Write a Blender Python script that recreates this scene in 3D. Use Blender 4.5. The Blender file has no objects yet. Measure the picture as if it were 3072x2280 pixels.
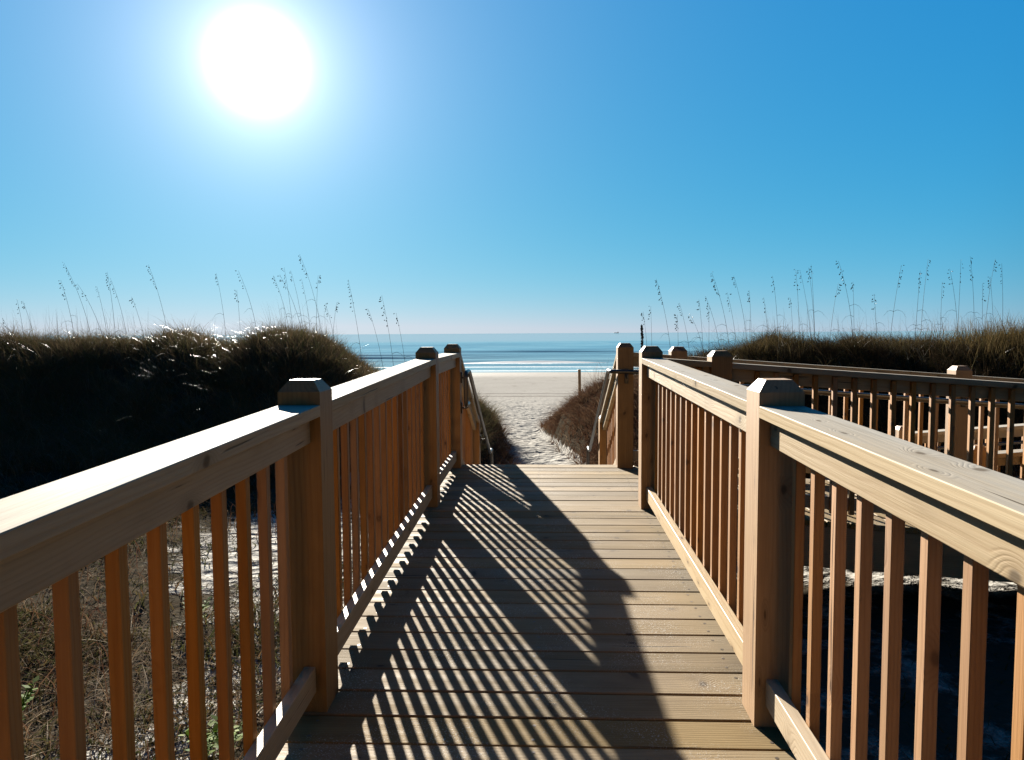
import bpy, math, random
import numpy as np
from mathutils import Vector, Matrix

random.seed(7)
RNG = np.random.default_rng(11)
scene = bpy.context.scene
COL = scene.collection
Z0 = 4.2                      # eye height above the sea; heights below are given from the eye and lifted by Z0

# ------------------------------------------------------------------ camera
F_PX, YAW, PITCH, ROLL = 2171.7, 0.0397, 0.0643, -0.0058
cy_, sy_ = math.cos(YAW), math.sin(YAW); cp_, sp_ = math.cos(PITCH), math.sin(PITCH)
FWD = Vector((-sy_ * cp_, cy_ * cp_, -sp_)); RGT = Vector((cy_, sy_, 0)); UPV = RGT.cross(FWD)
R2 = math.cos(ROLL) * RGT + math.sin(ROLL) * UPV
U2 = -math.sin(ROLL) * RGT + math.cos(ROLL) * UPV
cam_d = bpy.data.cameras.new('camera'); cam = bpy.data.objects.new('camera', cam_d); COL.objects.link(cam)
cam_d.sensor_width = 36; cam_d.lens = 36 * F_PX / 3072; cam_d.clip_start = 0.05; cam_d.clip_end = 60000
m = Matrix.Identity(4)
for i in range(3):
    m[i][0] = R2[i]; m[i][1] = U2[i]; m[i][2] = -FWD[i]
m[2][3] = Z0
cam.matrix_world = m
scene.camera = cam


def ray(u, v):
    return (FWD + R2 * ((u - 1536) / F_PX) + U2 * ((1140 - v) / F_PX)).normalized()


def at_depth(u, v, Y):
    d = ray(u, v)
    k = Y / d.y
    return d.x * k, d.z * k        # X, height from the eye


SUN = ray(773, 190)
SUN_EL = math.asin(SUN.z); SUN_AZ = math.atan2(SUN.x, SUN.y)


# ------------------------------------------------------------------ helpers
def tag(o, label=None, cat=None, group=None, kind=None):
    if label: o['label'] = label
    if cat: o['category'] = cat
    if group: o['group'] = group
    if kind: o['kind'] = kind
    return o


def empty(name, loc, label, cat, group=None):
    o = bpy.data.objects.new(name, None); COL.objects.link(o)
    o.location = loc; o.empty_display_size = 0.2
    return tag(o, label, cat, group)


BOX_ID = {}
_k = 0
for sx in (-1, 1):
    for sy in (-1, 1):
        for sz in (-1, 1):
            for a in range(3):
                BOX_ID[(sx, sy, sz, a)] = _k; _k += 1
BOX_S = np.array([k[:3] for k in BOX_ID], float)
BOX_A = np.array([k[3] for k in BOX_ID])


def _box_faces():
    pos = BOX_S * 1.0
    for i, a in enumerate(BOX_A):
        for ax in range(3):
            if ax != a: pos[i, ax] *= 0.8
    fs = []
    for a in range(3):
        b, c = [(1, 2), (2, 0), (0, 1)][a]
        for s in (-1, 1):
            q = []
            for (p, r) in ((-1, -1), (1, -1), (1, 1), (-1, 1)):
                t = [0, 0, 0]; t[a] = s; t[b] = p; t[c] = r
                q.append(BOX_ID[(*t, a)])
            fs.append(q)
    for a in range(3):           # edges running along axis a
        b, c = [(1, 2), (2, 0), (0, 1)][a]
        for p in (-1, 1):
            for r in (-1, 1):
                t0 = [0, 0, 0]; t0[b] = p; t0[c] = r
                t1 = list(t0); t0[a] = -1; t1[a] = 1
                fs.append([BOX_ID[(*t0, b)], BOX_ID[(*t1, b)], BOX_ID[(*t1, c)], BOX_ID[(*t0, c)]])
    for sx in (-1, 1):
        for sy in (-1, 1):
            for sz in (-1, 1):
                fs.append([BOX_ID[(sx, sy, sz, i)] for i in range(3)])
    out = []
    for f in fs:
        P = pos[f]; n = np.cross(P[1] - P[0], P[2] - P[0])
        out.append(f if n @ P.mean(0) > 0 else f[::-1])
    return out


BOX_F = _box_faces()


class MB:
    """collects boards; builds one mesh with grain coordinates"""
    def __init__(self):
        self.v = []; self.f = []; self.g = []; self.r = []; self.mi = []; self.n = 0

    def raw(self, v, f, g=None, r=0.0, mi=0):
        v = np.asarray(v, float)
        self.v.append(v); self.g.append(v if g is None else np.asarray(g, float))
        self.r.append(np.full(len(v), r)); self.f += [[i + self.n for i in q] for q in f]
        self.mi += [mi] * len(f); self.n += len(v)

    def box(self, L, W, T, M, bev=0.003, mi=0):
        h = np.array([L, W, T]) / 2
        p = BOX_S * h
        for ax in range(3):
            p[:, ax] -= np.where(BOX_A != ax, BOX_S[:, ax] * bev, 0)
        off = np.array([random.uniform(0, 40), random.uniform(-.12, .12), random.uniform(-.12, .12)])
        Mn = np.array(M)
        self.raw(p @ Mn[:3, :3].T + Mn[:3, 3], BOX_F, p + off, random.random(), mi)

    def beam(self, a, b, W, T, up=(0, 0, 1), bev=0.003, ext=0.0, mi=0):
        """board from a to b; W across, T along up"""
        a = Vector(a); b = Vector(b); x = (b - a); L = x.length; x.normalize()
        y = Vector(up).cross(x).normalized(); z = x.cross(y)
        c = (a + b) / 2
        M = [[x[i], y[i], z[i], c[i]] for i in range(3)] + [[0, 0, 0, 1]]
        self.box(L + 2 * ext, W, T, M, bev, mi)

    def build(self, name, mats, parent=None, smooth=False, loc=None):
        me = bpy.data.meshes.new(name)
        V = np.concatenate(self.v)
        base = Vector(parent.matrix_world.translation) if parent is not None else Vector(loc or (0, 0, 0))
        if parent is not None: base = Vector(PLOC[parent.name])
        V = V - np.array(base)
        me.from_pydata(V.tolist(), [], self.f)
        ga = me.attributes.new('gco', 'FLOAT_VECTOR', 'POINT'); ga.data.foreach_set('vector', np.concatenate(self.g).astype(np.float32).ravel())
        ra = me.attributes.new('rnd', 'FLOAT', 'POINT'); ra.data.foreach_set('value', np.concatenate(self.r).astype(np.float32))
        for mt in (mats if isinstance(mats, (list, tuple)) else [mats]): me.materials.append(mt)
        me.polygons.foreach_set('material_index', self.mi)
        if smooth: me.polygons.foreach_set('use_smooth', [True] * len(me.polygons))
        o = bpy.data.objects.new(name, me); COL.objects.link(o)
        if parent is not None: o.parent = parent
        else: o.location = base
        PLOC[o.name] = base + Vector((0, 0, 0))
        return o


PLOC = {}


def thing(name, loc, label, cat, group=None):
    o = empty(name, loc, label, cat, group); PLOC[o.name] = Vector(loc)
    return o


def smooth_path(pts, rad=0.06, n=6):
    pts = [Vector(p) for p in pts]; out = [pts[0]]
    for i in range(1, len(pts) - 1):
        a, b, c = pts[i - 1], pts[i], pts[i + 1]
        r = min(rad, (a - b).length * .45, (c - b).length * .45)
        p0 = b + (a - b).normalized() * r; p1 = b + (c - b).normalized() * r
        for k in range(n + 1):
            t = k / n
            out.append((1 - t) ** 2 * p0 + 2 * t * (1 - t) * b + t * t * p1)
    out.append(pts[-1])
    return out


def tube(mb, pts, r, seg=12, taper=None):
    pts = [Vector(p) for p in pts]; n = len(pts)
    V = []; prev = None
    for i, p in enumerate(pts):
        t = (pts[min(i + 1, n - 1)] - pts[max(i - 1, 0)]).normalized()
        if prev is None:
            s = Vector((0, 0, 1)) if abs(t.z) < .9 else Vector((1, 0, 0))
            x = t.cross(s).normalized()
        else:
            x = (prev - t * prev.dot(t)).normalized()
        y = t.cross(x); prev = x
        rr = r if taper is None else r * taper[i]
        for k in range(seg):
            a = 2 * math.pi * k / seg
            V.append(p + (x * math.cos(a) + y * math.sin(a)) * rr)
    Fc = []
    for i in range(n - 1):
        for k in range(seg):
            Fc.append([i * seg + k, i * seg + (k + 1) % seg, (i + 1) * seg + (k + 1) % seg, (i + 1) * seg + k])
    Fc.append(list(range(seg))[::-1]); Fc.append([(n - 1) * seg + k for k in range(seg)])
    mb.raw([tuple(v) for v in V], Fc)


# ------------------------------------------------------------------ materials
def mat(name):
    mt = bpy.data.materials.new(name); mt.use_nodes = True
    nt = mt.node_tree; nt.nodes.clear()
    out = nt.nodes.new('ShaderNodeOutputMaterial')
    return mt, nt, out


class NT:
    def __init__(self, nt): self.nt = nt

    def n(self, typ, ins=None, **kw):
        nd = self.nt.nodes.new(typ)
        for k, v in kw.items(): setattr(nd, k, v)
        for k, v in (ins or {}).items(): self.set(nd, k, v)
        return nd

    def set(self, nd, k, v):
        if hasattr(v, 'is_output') or isinstance(v, bpy.types.NodeSocket): self.nt.links.new(v, nd.inputs[k])
        else: nd.inputs[k].default_value = v

    def math(self, op, a, b=None, c=None, clamp=False):
        nd = self.nt.nodes.new('ShaderNodeMath'); nd.operation = op; nd.use_clamp = clamp
        for i, v in enumerate((a, b, c)):
            if v is not None: self.set(nd, i, v)
        return nd.outputs[0]

    def vmath(self, op, a, b=None, scale=None):
        nd = self.nt.nodes.new('ShaderNodeVectorMath'); nd.operation = op
        self.set(nd, 0, a)
        if b is not None: self.set(nd, 1, b)
        if scale is not None: self.set(nd, 'Scale', scale)
        return nd.outputs['Value' if op in ('LENGTH', 'DOT_PRODUCT') else 'Vector']

    def noise(self, vec, scale=1.0, detail=2.0, rough=.5, dist=0.0):
        nd = self.n('ShaderNodeTexNoise', {'Vector': vec, 'Scale': scale, 'Detail': detail, 'Roughness': rough, 'Distortion': dist})
        return nd.outputs['Fac'], nd.outputs['Color']

    def ramp(self, fac, stops, interp='LINEAR'):
        nd = self.nt.nodes.new('ShaderNodeValToRGB'); nd.color_ramp.interpolation = interp
        el = nd.color_ramp.elements
        while len(el) < len(stops): el.new(0.5)
        for e, (p, c) in zip(el, stops):
            e.position = p
            e.color = (c, c, c, 1) if isinstance(c, (int, float)) else (*c, 1)
        self.set(nd, 'Fac', fac)
        return nd.outputs['Color']

    def sstep(self, x, a, b):
        nd = self.nt.nodes.new('ShaderNodeMapRange'); nd.interpolation_type = 'SMOOTHSTEP'
        self.set(nd, 'Value', x); nd.inputs['From Min'].default_value = a; nd.inputs['From Max'].default_value = b
        return nd.outputs['Result']

    def mix(self, fac, a, b, blend='MIX'):
        nd = self.nt.nodes.new('ShaderNodeMix'); nd.data_type = 'RGBA'; nd.blend_type = blend
        self.set(nd, 0, fac)
        for i, v in ((6, a), (7, b)):
            if isinstance(v, tuple) and len(v) == 3: v = (*v, 1)
            self.set(nd, i, v)
        return nd.outputs[2]

    def attr(self, name):
        return self.n('ShaderNodeAttribute', attribute_name=name)


def wood(name, light, dark, rough=.55, grey=None, grey_amt=0.0, sand=False, spec=.5, ring=.010, vary=.35, KNOT=.72):
    mt, nt, out = mat(name); N = NT(nt)
    g = N.attr('gco').outputs['Vector']; r = N.attr('rnd').outputs['Fac']
    oi = N.n('ShaderNodeObjectInfo').outputs['Random']
    rr = N.math('FRACT', N.math('ADD', r, N.math('MULTIPLY', oi, 7.31)))
    offv = N.n('ShaderNodeCombineXYZ', {'X': N.math('MULTIPLY', oi, 53.0), 'Y': N.math('MULTIPLY', N.math('SUBTRACT', rr, .5), .16), 'Z': N.math('MULTIPLY', N.math('FRACT', N.math('MULTIPLY', oi, 13.7)), .12)}).outputs[0]
    p = N.vmath('ADD', g, offv)
    w1, w1c = N.noise(N.vmath('MULTIPLY', p, (1.1, 7., 7.)), 1.0, 3.0)
    # knots: branches that leave the pith, so a cell pattern over (length, angle round the pith)
    px = N.n('ShaderNodeSeparateXYZ', {'Vector': p})
    th = N.math('ARCTAN2', px.outputs['Z'], px.outputs['Y'])
    rad0 = N.math('MAXIMUM', N.vmath('LENGTH', N.vmath('MULTIPLY', p, (0, 1, 1))), .012)
    wob = N.math('MULTIPLY', N.math('SUBTRACT', w1, .5), .5)
    kv = N.n('ShaderNodeCombineXYZ', {'X': N.math('ADD', N.math('MULTIPLY', px.outputs['X'], 4.6), wob), 'Y': N.math('MULTIPLY', th, .95), 'Z': N.math('MULTIPLY', rr, 17.0)}).outputs[0]
    vor = N.n('ShaderNodeTexVoronoi', {'Vector': kv, 'Scale': 1.0}, voronoi_dimensions='2D')
    dist = vor.outputs['Distance']
    has = N.math('GREATER_THAN', N.n('ShaderNodeSeparateColor', {'Color': vor.outputs['Color']}).outputs[0], KNOT)
    kn = N.math('MULTIPLY', has, N.math('SUBTRACT', 1.0, N.sstep(dist, .035, .10)))
    halo = N.math('MULTIPLY', has, N.math('SUBTRACT', 1.0, N.sstep(dist, .06, .34)))
    warp = N.vmath('SCALE', N.vmath('SUBTRACT', w1c, (.5, .5, .5)), scale=.055)
    q = N.vmath('MULTIPLY', N.vmath('ADD', p, warp), (.06, 1., 1.))
    rad = N.math('ADD', N.vmath('LENGTH', N.vmath('MULTIPLY', q, (0, 1, 1))), N.math('MULTIPLY', halo, .030))
    s = N.math('SINE', N.math('MULTIPLY', rad, 2 * math.pi / ring))
    s = N.math('MULTIPLY_ADD', s, .5, .5)
    s = N.math('POWER', s, 2.2)
    fine, _ = N.noise(N.vmath('MULTIPLY', p, (7., 320., 320.)), 1.0, 2.0)
    mid, _ = N.noise(N.vmath('MULTIPLY', p, (1.6, 40., 40.)), 1.0, 3.0)
    fac = N.math('ADD', N.math('MULTIPLY', s, .30), N.math('ADD', N.math('MULTIPLY', N.math('SUBTRACT', fine, .5), .55), N.math('MULTIPLY', N.math('SUBTRACT', mid, .35), .8)), clamp=True)
    col = N.mix(fac, light, dark)
    col = N.mix(N.math('MULTIPLY', halo, .45), col, tuple(c * .75 for c in dark))
    col = N.mix(N.math('MULTIPLY', kn, .85), col, tuple(c * .28 for c in dark))
    if grey is not None:
        nz = N.n('ShaderNodeSeparateXYZ', {'Vector': N.n('ShaderNodeNewGeometry').outputs['True Normal']}).outputs['Z']
        gn, _ = N.noise(N.vmath('MULTIPLY', p, (.9, 14., 14.)), 1.0, 4.0)
        gm = N.math('MULTIPLY', N.sstep(nz, .6, .95), N.math('MULTIPLY_ADD', N.sstep(gn, .3, .62), .5, .5))
        streak = N.mix(N.math('MULTIPLY', N.sstep(mid, .52, .75), .55), grey, tuple(c * .55 for c in grey))
        streak = N.mix(N.math('MULTIPLY', kn, .75), streak, tuple(c * .25 for c in dark))
        col = N.mix(N.math('MULTIPLY', gm, grey_amt), col, streak)
    ck, _ = N.noise(N.vmath('MULTIPLY', N.vmath('ADD', p, warp), (.9, 38., 38.)), 1.0, 2.0)
    crack = N.sstep(ck, .70, .725)
    stain, _ = N.noise(N.vmath('MULTIPLY', p, (2.2, 6., 6.)), 1.0, 4.0, .6)
    col = N.mix(N.math('MULTIPLY', N.sstep(stain, .5, .75), .35), col, tuple(c * .6 for c in dark))
    col = N.mix(N.math('MULTIPLY', crack, .8), col, tuple(c * .2 for c in dark))
    val = N.math('MULTIPLY_ADD', rr, vary, 1.0 - vary * .55)
    hs = N.n('ShaderNodeHueSaturation', {'Color': col, 'Value': val, 'Saturation': N.math('MULTIPLY_ADD', N.math('FRACT', N.math('MULTIPLY', rr, 5.3)), .3, .85)})
    col = hs.outputs[0]
    hgt = N.math('ADD', N.math('MULTIPLY', s, -.4), N.math('ADD', N.math('MULTIPLY', fine, .8), N.math('MULTIPLY', crack, -2.0)))
    rgh = N.math('MULTIPLY_ADD', fine, .25, rough - .12)
    if grey is not None: rgh = N.math('ADD', rgh, N.math('MULTIPLY', gm, .38))
    if sand:
        tc = N.n('ShaderNodeTexCoord').outputs['Object']
        a, _ = N.noise(tc, 190.0, 1.0); b, _ = N.noise(tc, 3.1, 3.0)
        sm = N.math('MULTIPLY', N.sstep(a, .60, .66), N.sstep(b, .43, .66))
        col = N.mix(sm, col, (.30, .27, .225))
        hgt = N.math('ADD', hgt, N.math('MULTIPLY', sm, 1.2))
    bump = N.n('ShaderNodeBump', {'Height': hgt, 'Strength': .35, 'Distance': .002})
    bs = N.n('ShaderNodeBsdfPrincipled', {'Base Color': col, 'Roughness': rgh, 'Specular IOR Level': spec, 'Normal': bump.outputs[0]})
    nt.links.new(bs.outputs[0], out.inputs[0])
    return mt


M_BAL = wood('baluster_pine', (.30, .150, .049), (.205, .083, .02), .55, spec=.4)
M_POST = wood('post_pine', (.265, .155, .063), (.16, .08, .027), .55, spec=.4, ring=.012)
M_RAIL = wood('rail_pine', (.32, .25, .16), (.23, .16, .09), .55, spec=.2, ring=.011, KNOT=.60)
M_CAP = wood('cap_pine', (.32, .255, .165), (.225, .16, .092), .46, grey=(.255, .243, .215), grey_amt=.9, spec=.05, ring=.011, KNOT=.58)
M_DECK = wood('deck_pine', (.185, .122, .048), (.11, .062, .021), .5, grey=(.155, .120, .066), grey_amt=.45, sand=True, spec=.2, ring=.011, vary=.45)


def simple(name, col, rough, metal=0.0, spec=.5, bump=None):
    mt, nt, out = mat(name); N = NT(nt)
    tc = N.n('ShaderNodeTexCoord').outputs['Object']
    nz, _ = N.noise(tc, 35.0, 3.0)
    c = N.mix(nz, tuple(x * .75 for x in col), tuple(min(1, x * 1.2) for x in col))
    bs = N.n('ShaderNodeBsdfPrincipled', {'Base Color': c, 'Roughness': rough, 'Metallic': metal, 'Specular IOR Level': spec})
    nt.links.new(bs.outputs[0], out.inputs[0])
    return mt


M_METAL = simple('galvanised_pipe', (.075, .07, .066), .36, .85)
M_SCREW = simple('screw_steel', (.10, .075, .055), .5, .6)


def foliage(name, cols, rough=.45, trans=.35, spec=.5):
    mt, nt, out = mat(name); N = NT(nt)
    r = N.attr('rnd').outputs['Fac']
    n = len(cols)
    c = N.ramp(r, [((i + .5) / n, cc) for i, cc in enumerate(cols)])
    bs = N.n('ShaderNodeBsdfPrincipled', {'Base Color': c, 'Roughness': rough, 'Specular IOR Level': spec})
    tr = N.n('ShaderNodeBsdfTranslucent', {'Color': c})
    mx = N.n('ShaderNodeMixShader', {0: trans, 1: bs.outputs[0], 2: tr.outputs[0]})
    nt.links.new(mx.outputs[0], out.inputs[0])
    return mt


M_GRASS = foliage('dune_grass', [(.075, .074, .030), (.125, .084, .047), (.062, .078, .030), (.15, .10, .056), (.092, .068, .048), (.20, .15, .085)], rough=.8, trans=.18, spec=0.0)
M_STRAW = foliage('dry_grass', [(.075, .034, .021), (.11, .060, .034), (.06, .028, .019), (.14, .086, .048), (.085, .040, .026), (.20, .14, .085)], rough=.8, trans=.2, spec=0.0)
M_GOLD = foliage('golden_grass', [(.085, .062, .025), (.12, .085, .036), (.055, .05, .02), (.16, .12, .055), (.07, .045, .022)], rough=.8, trans=.22, spec=0.0)
M_GRASS_SHADE = foliage('shaded_grass', [(.030, .026, .012), (.052, .034, .019), (.026, .030, .012), (.062, .040, .023), (.036, .026, .018), (.085, .060, .034)], rough=.8, trans=.15, spec=0.0)  # dune grass palette darkened, shade of the right dune painted into the colour
M_LONG = foliage('long_grass', [(.10, .075, .04), (.06, .055, .02), (.14, .11, .065), (.07, .045, .025)], rough=.36, trans=.3, spec=.3)
M_STALK = foliage('dry_stalk', [(.04, .032, .02), (.06, .048, .027)], .6, .15)
M_WEED = foliage('green_leaf', [(.06, .11, .012), (.10, .15, .02), (.12, .15, .03)], .7, .3, .05)
M_TWIG = foliage('dead_twig', [(.10, .072, .045), (.15, .115, .08), (.07, .045, .028), (.24, .20, .15), (.09, .055, .03)], .8, .05, 0.0)
M_COVER = foliage('ground_leaf', [(.03, .034, .012), (.06, .045, .021), (.025, .032, .012), (.10, .055, .028), (.055, .055, .02)], .8, .3, 0.0)


def sand_mat():
    mt, nt, out = mat('sand'); N = NT(nt)
    pos = N.n('ShaderNodeNewGeometry').outputs['Position']
    sp = N.n('ShaderNodeSeparateXYZ', {'Vector': pos})
    y, z = sp.outputs['Y'], sp.outputs['Z']
    big, _ = N.noise(pos, .35, 4.0); gr, _ = N.noise(pos, 60.0, 3.0)
    col = N.mix(big, (.255, .244, .222), (.31, .297, .27))
    col = N.mix(N.math('MULTIPLY', N.sstep(gr, .35, .7), .35), col, (.15, .135, .11))
    # drift lines and tyre tracks that run along the shore
    w, _ = N.noise(N.vmath('MULTIPLY', pos, (.06, .5, .5)), 1.0, 2.0)
    yy = N.math('ADD', y, N.math('MULTIPLY', w, 1.2))

    def band(c, h):
        return N.math('SUBTRACT', 1.0, N.sstep(N.math('ABSOLUTE', N.math('SUBTRACT', yy, c)), h * .4, h))
    br, _ = N.noise(N.vmath('MULTIPLY', pos, (.5, 2.5, 1.)), 1.0, 3.0)
    tr = N.math('ADD', N.math('ADD', band(41.5, .35), band(43.6, .35)), N.math('MULTIPLY', band(49.5, .3), N.sstep(br, .45, .6)), clamp=True)
    flat = N.sstep(y, 34.0, 44.0)
    deb, _ = N.noise(N.vmath('MULTIPLY', pos, (1.2, 1.0, 1.)), 1.0, 4.0)
    col = N.mix(N.math('MULTIPLY', N.math('MULTIPLY', flat, N.sstep(deb, .6, .7)), .35), col, (.12, .10, .08))
    col = N.mix(N.math('MULTIPLY', tr, .6), col, (.085, .07, .058))
    wet = N.sstep(N.math('ADD', y, N.math('MULTIPLY', w, 4.0)), 66.0, 76.0)
    col = N.mix(N.math('MULTIPLY', wet, .4), col, (.14, .118, .095))
    veg_shade = N.attr('veg_shade').outputs['Fac']; vn, _ = N.noise(pos, 2.6, 5.0, .65); vn2, _ = N.noise(pos, 23.0, 3.0)
    vm = N.sstep(N.math('ADD', veg_shade, N.math('MULTIPLY', N.math('SUBTRACT', vn, .5), 1.1)), .40, .60)
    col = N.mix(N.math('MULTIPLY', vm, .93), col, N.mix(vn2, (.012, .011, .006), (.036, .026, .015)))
    rough = N.math('MULTIPLY_ADD', wet, -.1, .9)
    fp, _ = N.noise(pos, 5.5, 3.0, .55); fp2, _ = N.noise(pos, 16.0, 3.0)
    vo = N.n('ShaderNodeTexVoronoi', {'Vector': N.vmath('MULTIPLY', pos, (5.6, 8.0, 4.0)), 'Scale': 1.0, 'Randomness': 1.0}, feature='SMOOTH_F1').outputs['Distance']
    h = N.math('ADD', N.math('MULTIPLY', fp, .055), N.math('ADD', N.math('MULTIPLY', fp2, .032), N.math('MULTIPLY', vo, .085)))
    h = N.math('MULTIPLY', h, N.math('MULTIPLY_ADD', flat, -.8, 1.0))
    h = N.math('ADD', h, N.math('ADD', N.math('MULTIPLY', tr, -.05), N.math('MULTIPLY', gr, .003)))
    h = N.math('MULTIPLY', h, N.math('MULTIPLY_ADD', vm, -.75, 1.0))
    bump = N.n('ShaderNodeBump', {'Height': h, 'Strength': 1.0, 'Distance': 1.0})
    bs = N.n('ShaderNodeBsdfPrincipled', {'Base Color': col, 'Roughness': rough, 'Specular IOR Level': N.math('MULTIPLY', wet, .03), 'Normal': bump.outputs[0]})
    nt.links.new(bs.outputs[0], out.inputs[0])
    return mt


def sea_mat():
    mt, nt, out = mat('sea_water'); N = NT(nt)
    pos = N.n('ShaderNodeNewGeometry').outputs['Position']
    y = N.n('ShaderNodeSeparateXYZ', {'Vector': pos}).outputs['Y']
    shallow = N.math('SUBTRACT', 1.0, N.sstep(y, 84.0, 170.0))
    v, _ = N.noise(N.vmath('MULTIPLY', pos, (.004, .02, 0)), 1.0, 3.0)
    col = N.mix(shallow, (.105, .22, .285), (.15, .255, .295))
    col = N.mix(N.math('MULTIPLY', N.sstep(v, .45, .65), .4), col, (.125, .25, .31))
    a, _ = N.noise(N.vmath('MULTIPLY', pos, (.25, 1.1, 1.)), 1.0, 4.0, .6)
    b, _ = N.noise(N.vmath('MULTIPLY', pos, (.03, .16, 1.)), 1.0, 3.0)
    c, _ = N.noise(N.vmath('MULTIPLY', pos, (1.3, 3.2, 1.)), 1.0, 3.0)
    h = N.math('ADD', N.math('MULTIPLY', a, .35), N.math('ADD', N.math('MULTIPLY', b, 1.7), N.math('MULTIPLY', c, .08)))
    far = N.math('MULTIPLY_ADD', N.sstep(y, 110.0, 500.0), -.15, .17)
    bump = N.n('ShaderNodeBump', {'Height': h, 'Strength': far, 'Distance': 1.0})
    fo = N.attr('foam').outputs['Fac']
    fn, _ = N.noise(N.vmath('MULTIPLY', pos, (1.5, 4.5, 2.)), 1.0, 5.0, .7)
    fm = N.sstep(N.math('ADD', fo, N.math('MULTIPLY', N.math('SUBTRACT', fn, .5), 1.7)), .40, .55)
    fm = N.math('MULTIPLY', fm, N.sstep(fo, .02, .12))
    col = N.mix(fm, col, (.46, .47, .47))
    rough = N.math('MULTIPLY_ADD', fm, .6, N.math('MULTIPLY_ADD', N.sstep(y, 110.0, 400.0), -.04, .065))
    bs = N.n('ShaderNodeBsdfPrincipled', {'Base Color': col, 'Roughness': rough, 'IOR': 1.33, 'Specular IOR Level': .4, 'Normal': bump.outputs[0]})
    df = N.n('ShaderNodeBsdfDiffuse', {'Color': col, 'Normal': bump.outputs[0]})      # light scattered back out of the turbid water
    mx = N.n('ShaderNodeMixShader', {0: .62, 1: bs.outputs[0], 2: df.outputs[0]})
    nt.links.new(mx.outputs[0], out.inputs[0])
    return mt


M_SAND = sand_mat(); M_SEA = sea_mat()


# ------------------------------------------------------------------ terrain
def vnoise(x, y, seed=0):
    xi = np.floor(x).astype(np.int64); yi = np.floor(y).astype(np.int64)
    fx = x - xi; fy = y - yi
    fx = fx * fx * (3 - 2 * fx); fy = fy * fy * (3 - 2 * fy)

    def h(a, b):
        n = (a * 374761393 + b * 668265263 + seed * 982451653) & 0xFFFFFFFF
        n = ((n ^ (n >> 13)) * 1274126177) & 0xFFFFFFFF
        return ((n ^ (n >> 16)) & 0xFFFF) / 65535.0
    return (h(xi, yi) * (1 - fx) + h(xi + 1, yi) * fx) * (1 - fy) + (h(xi, yi + 1) * (1 - fx) + h(xi + 1, yi + 1) * fx) * fy


def sst(x, a, b):
    t = np.clip((x - a) / (b - a), 0, 1)
    return t * t * (3 - 2 * t)


BY = [-60, 0, 6, 9, 12, 16, 25, 40, 60, 78, 100, 160, 400, 4000]
BZ = [-1.9, -1.95, -1.98, -2.1, -2.2, -2.42, -2.95, -3.55, -3.88, -4.2, -4.6, -6.5, -12, -40]
DX = [-80, -8, -4.4, -4.0, -3.5, -2.5, -1.3, -.8, -.45, .42, .70, 1.1, 1.4, 2.4, 3.4, 4.2, 5, 10, 80]
DZ = [-.36, -.37, -.36, -.52, -.95, -1.25, -1.5, -1.95, -2.5, -2.5, -1.75, -1.42, -1.2, -.88, -.66, -.50, -.38, -.40, -.38]


def terrain(X, Y):
    X = np.asarray(X, float); Y = np.asarray(Y, float)
    base = np.interp(Y, BY, BZ)
    sh = np.clip(-.09 * (Y - 13.2), -.7, .35)
    D = np.interp(X - sh, DX, DZ)
    D = D + ((vnoise(X * .45, Y * .25, 3) - .5) * .34 + (vnoise(X * 1.5, Y * .6, 4) - .5) * .40) * sst(np.abs(X), 2.5, 5)
    prof = sst(Y, 9.3, 13.8) * (1 - sst(Y, 14.8, 21.0))
    z = base + np.maximum(D - base, 0) * prof
    # low hummocks
    near = 1 - sst(Y, 30, 45)
    z = z + ((vnoise(X * .8, Y * .8, 5) - .5) * .10 + (vnoise(X * 2.3, Y * 2.3, 6) - .5) * .05) * near
    # trodden sand
    foot = (np.minimum(vnoise(X * 5.5 + 3, Y * 3.6, 8), .55) - .5) * .075 + (vnoise(X * 11, Y * 9, 9) - .5) * .03
    z = z + foot * near * sst(Y, 8.5, 10)
    # bare patch left of the walk sits a touch higher
    return z


def tz(x, y):
    return float(terrain(np.array([x]), np.array([y]))[0])


def grid_mesh(name, xs, ys, zf, mt, smooth=True, extra=None, attr='foam'):
    X, Y = np.meshgrid(xs, ys)
    Z = zf(X, Y)
    V = np.stack([X, Y, Z + Z0], -1).reshape(-1, 3)
    nx, ny = len(xs), len(ys)
    i = np.arange(nx - 1)[None, :] + np.arange(ny - 1)[:, None] * nx
    Q = np.stack([i, i + 1, i + nx + 1, i + nx], -1).reshape(-1, 4)
    me = bpy.data.meshes.new(name)
    me.vertices.add(len(V)); me.vertices.foreach_set('co', V.astype(np.float32).ravel())
    me.loops.add(Q.size); me.loops.foreach_set('vertex_index', Q.astype(np.int32).ravel())
    me.polygons.add(len(Q)); me.polygons.foreach_set('loop_start', np.arange(0, Q.size, 4, dtype=np.int32))
    me.update(calc_edges=True)
    me.polygons.foreach_set('use_smooth', np.full(len(Q), smooth))
    if extra is not None:
        a = me.attributes.new(attr, 'FLOAT', 'POINT'); a.data.foreach_set('value', extra(X, Y).astype(np.float32).ravel())
    me.materials.append(mt); me.validate()
    o = bpy.data.objects.new(name, me); COL.objects.link(o)
    return o


def span(*segs):
    out = []
    for a, b, s in segs:
        n = max(1, int(round((b - a) / s)))
        out += list(np.linspace(a, b, n, endpoint=False))
    out.append(segs[-1][1])
    return np.array(out)


xs = span((-600, -100, 50), (-100, -40, 6), (-40, -14, 1.0), (-14, -5, .25), (-5, 5, .06), (5, 14, .25), (14, 40, 1.0), (40, 100, 6), (100, 600, 50))
ys = span((-60, -10, 5), (-10, 1, .5), (1, 9, .14), (9, 22, .06), (22, 32, .15), (32, 60, .6), (60, 120, 3), (120, 400, 40))


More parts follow.
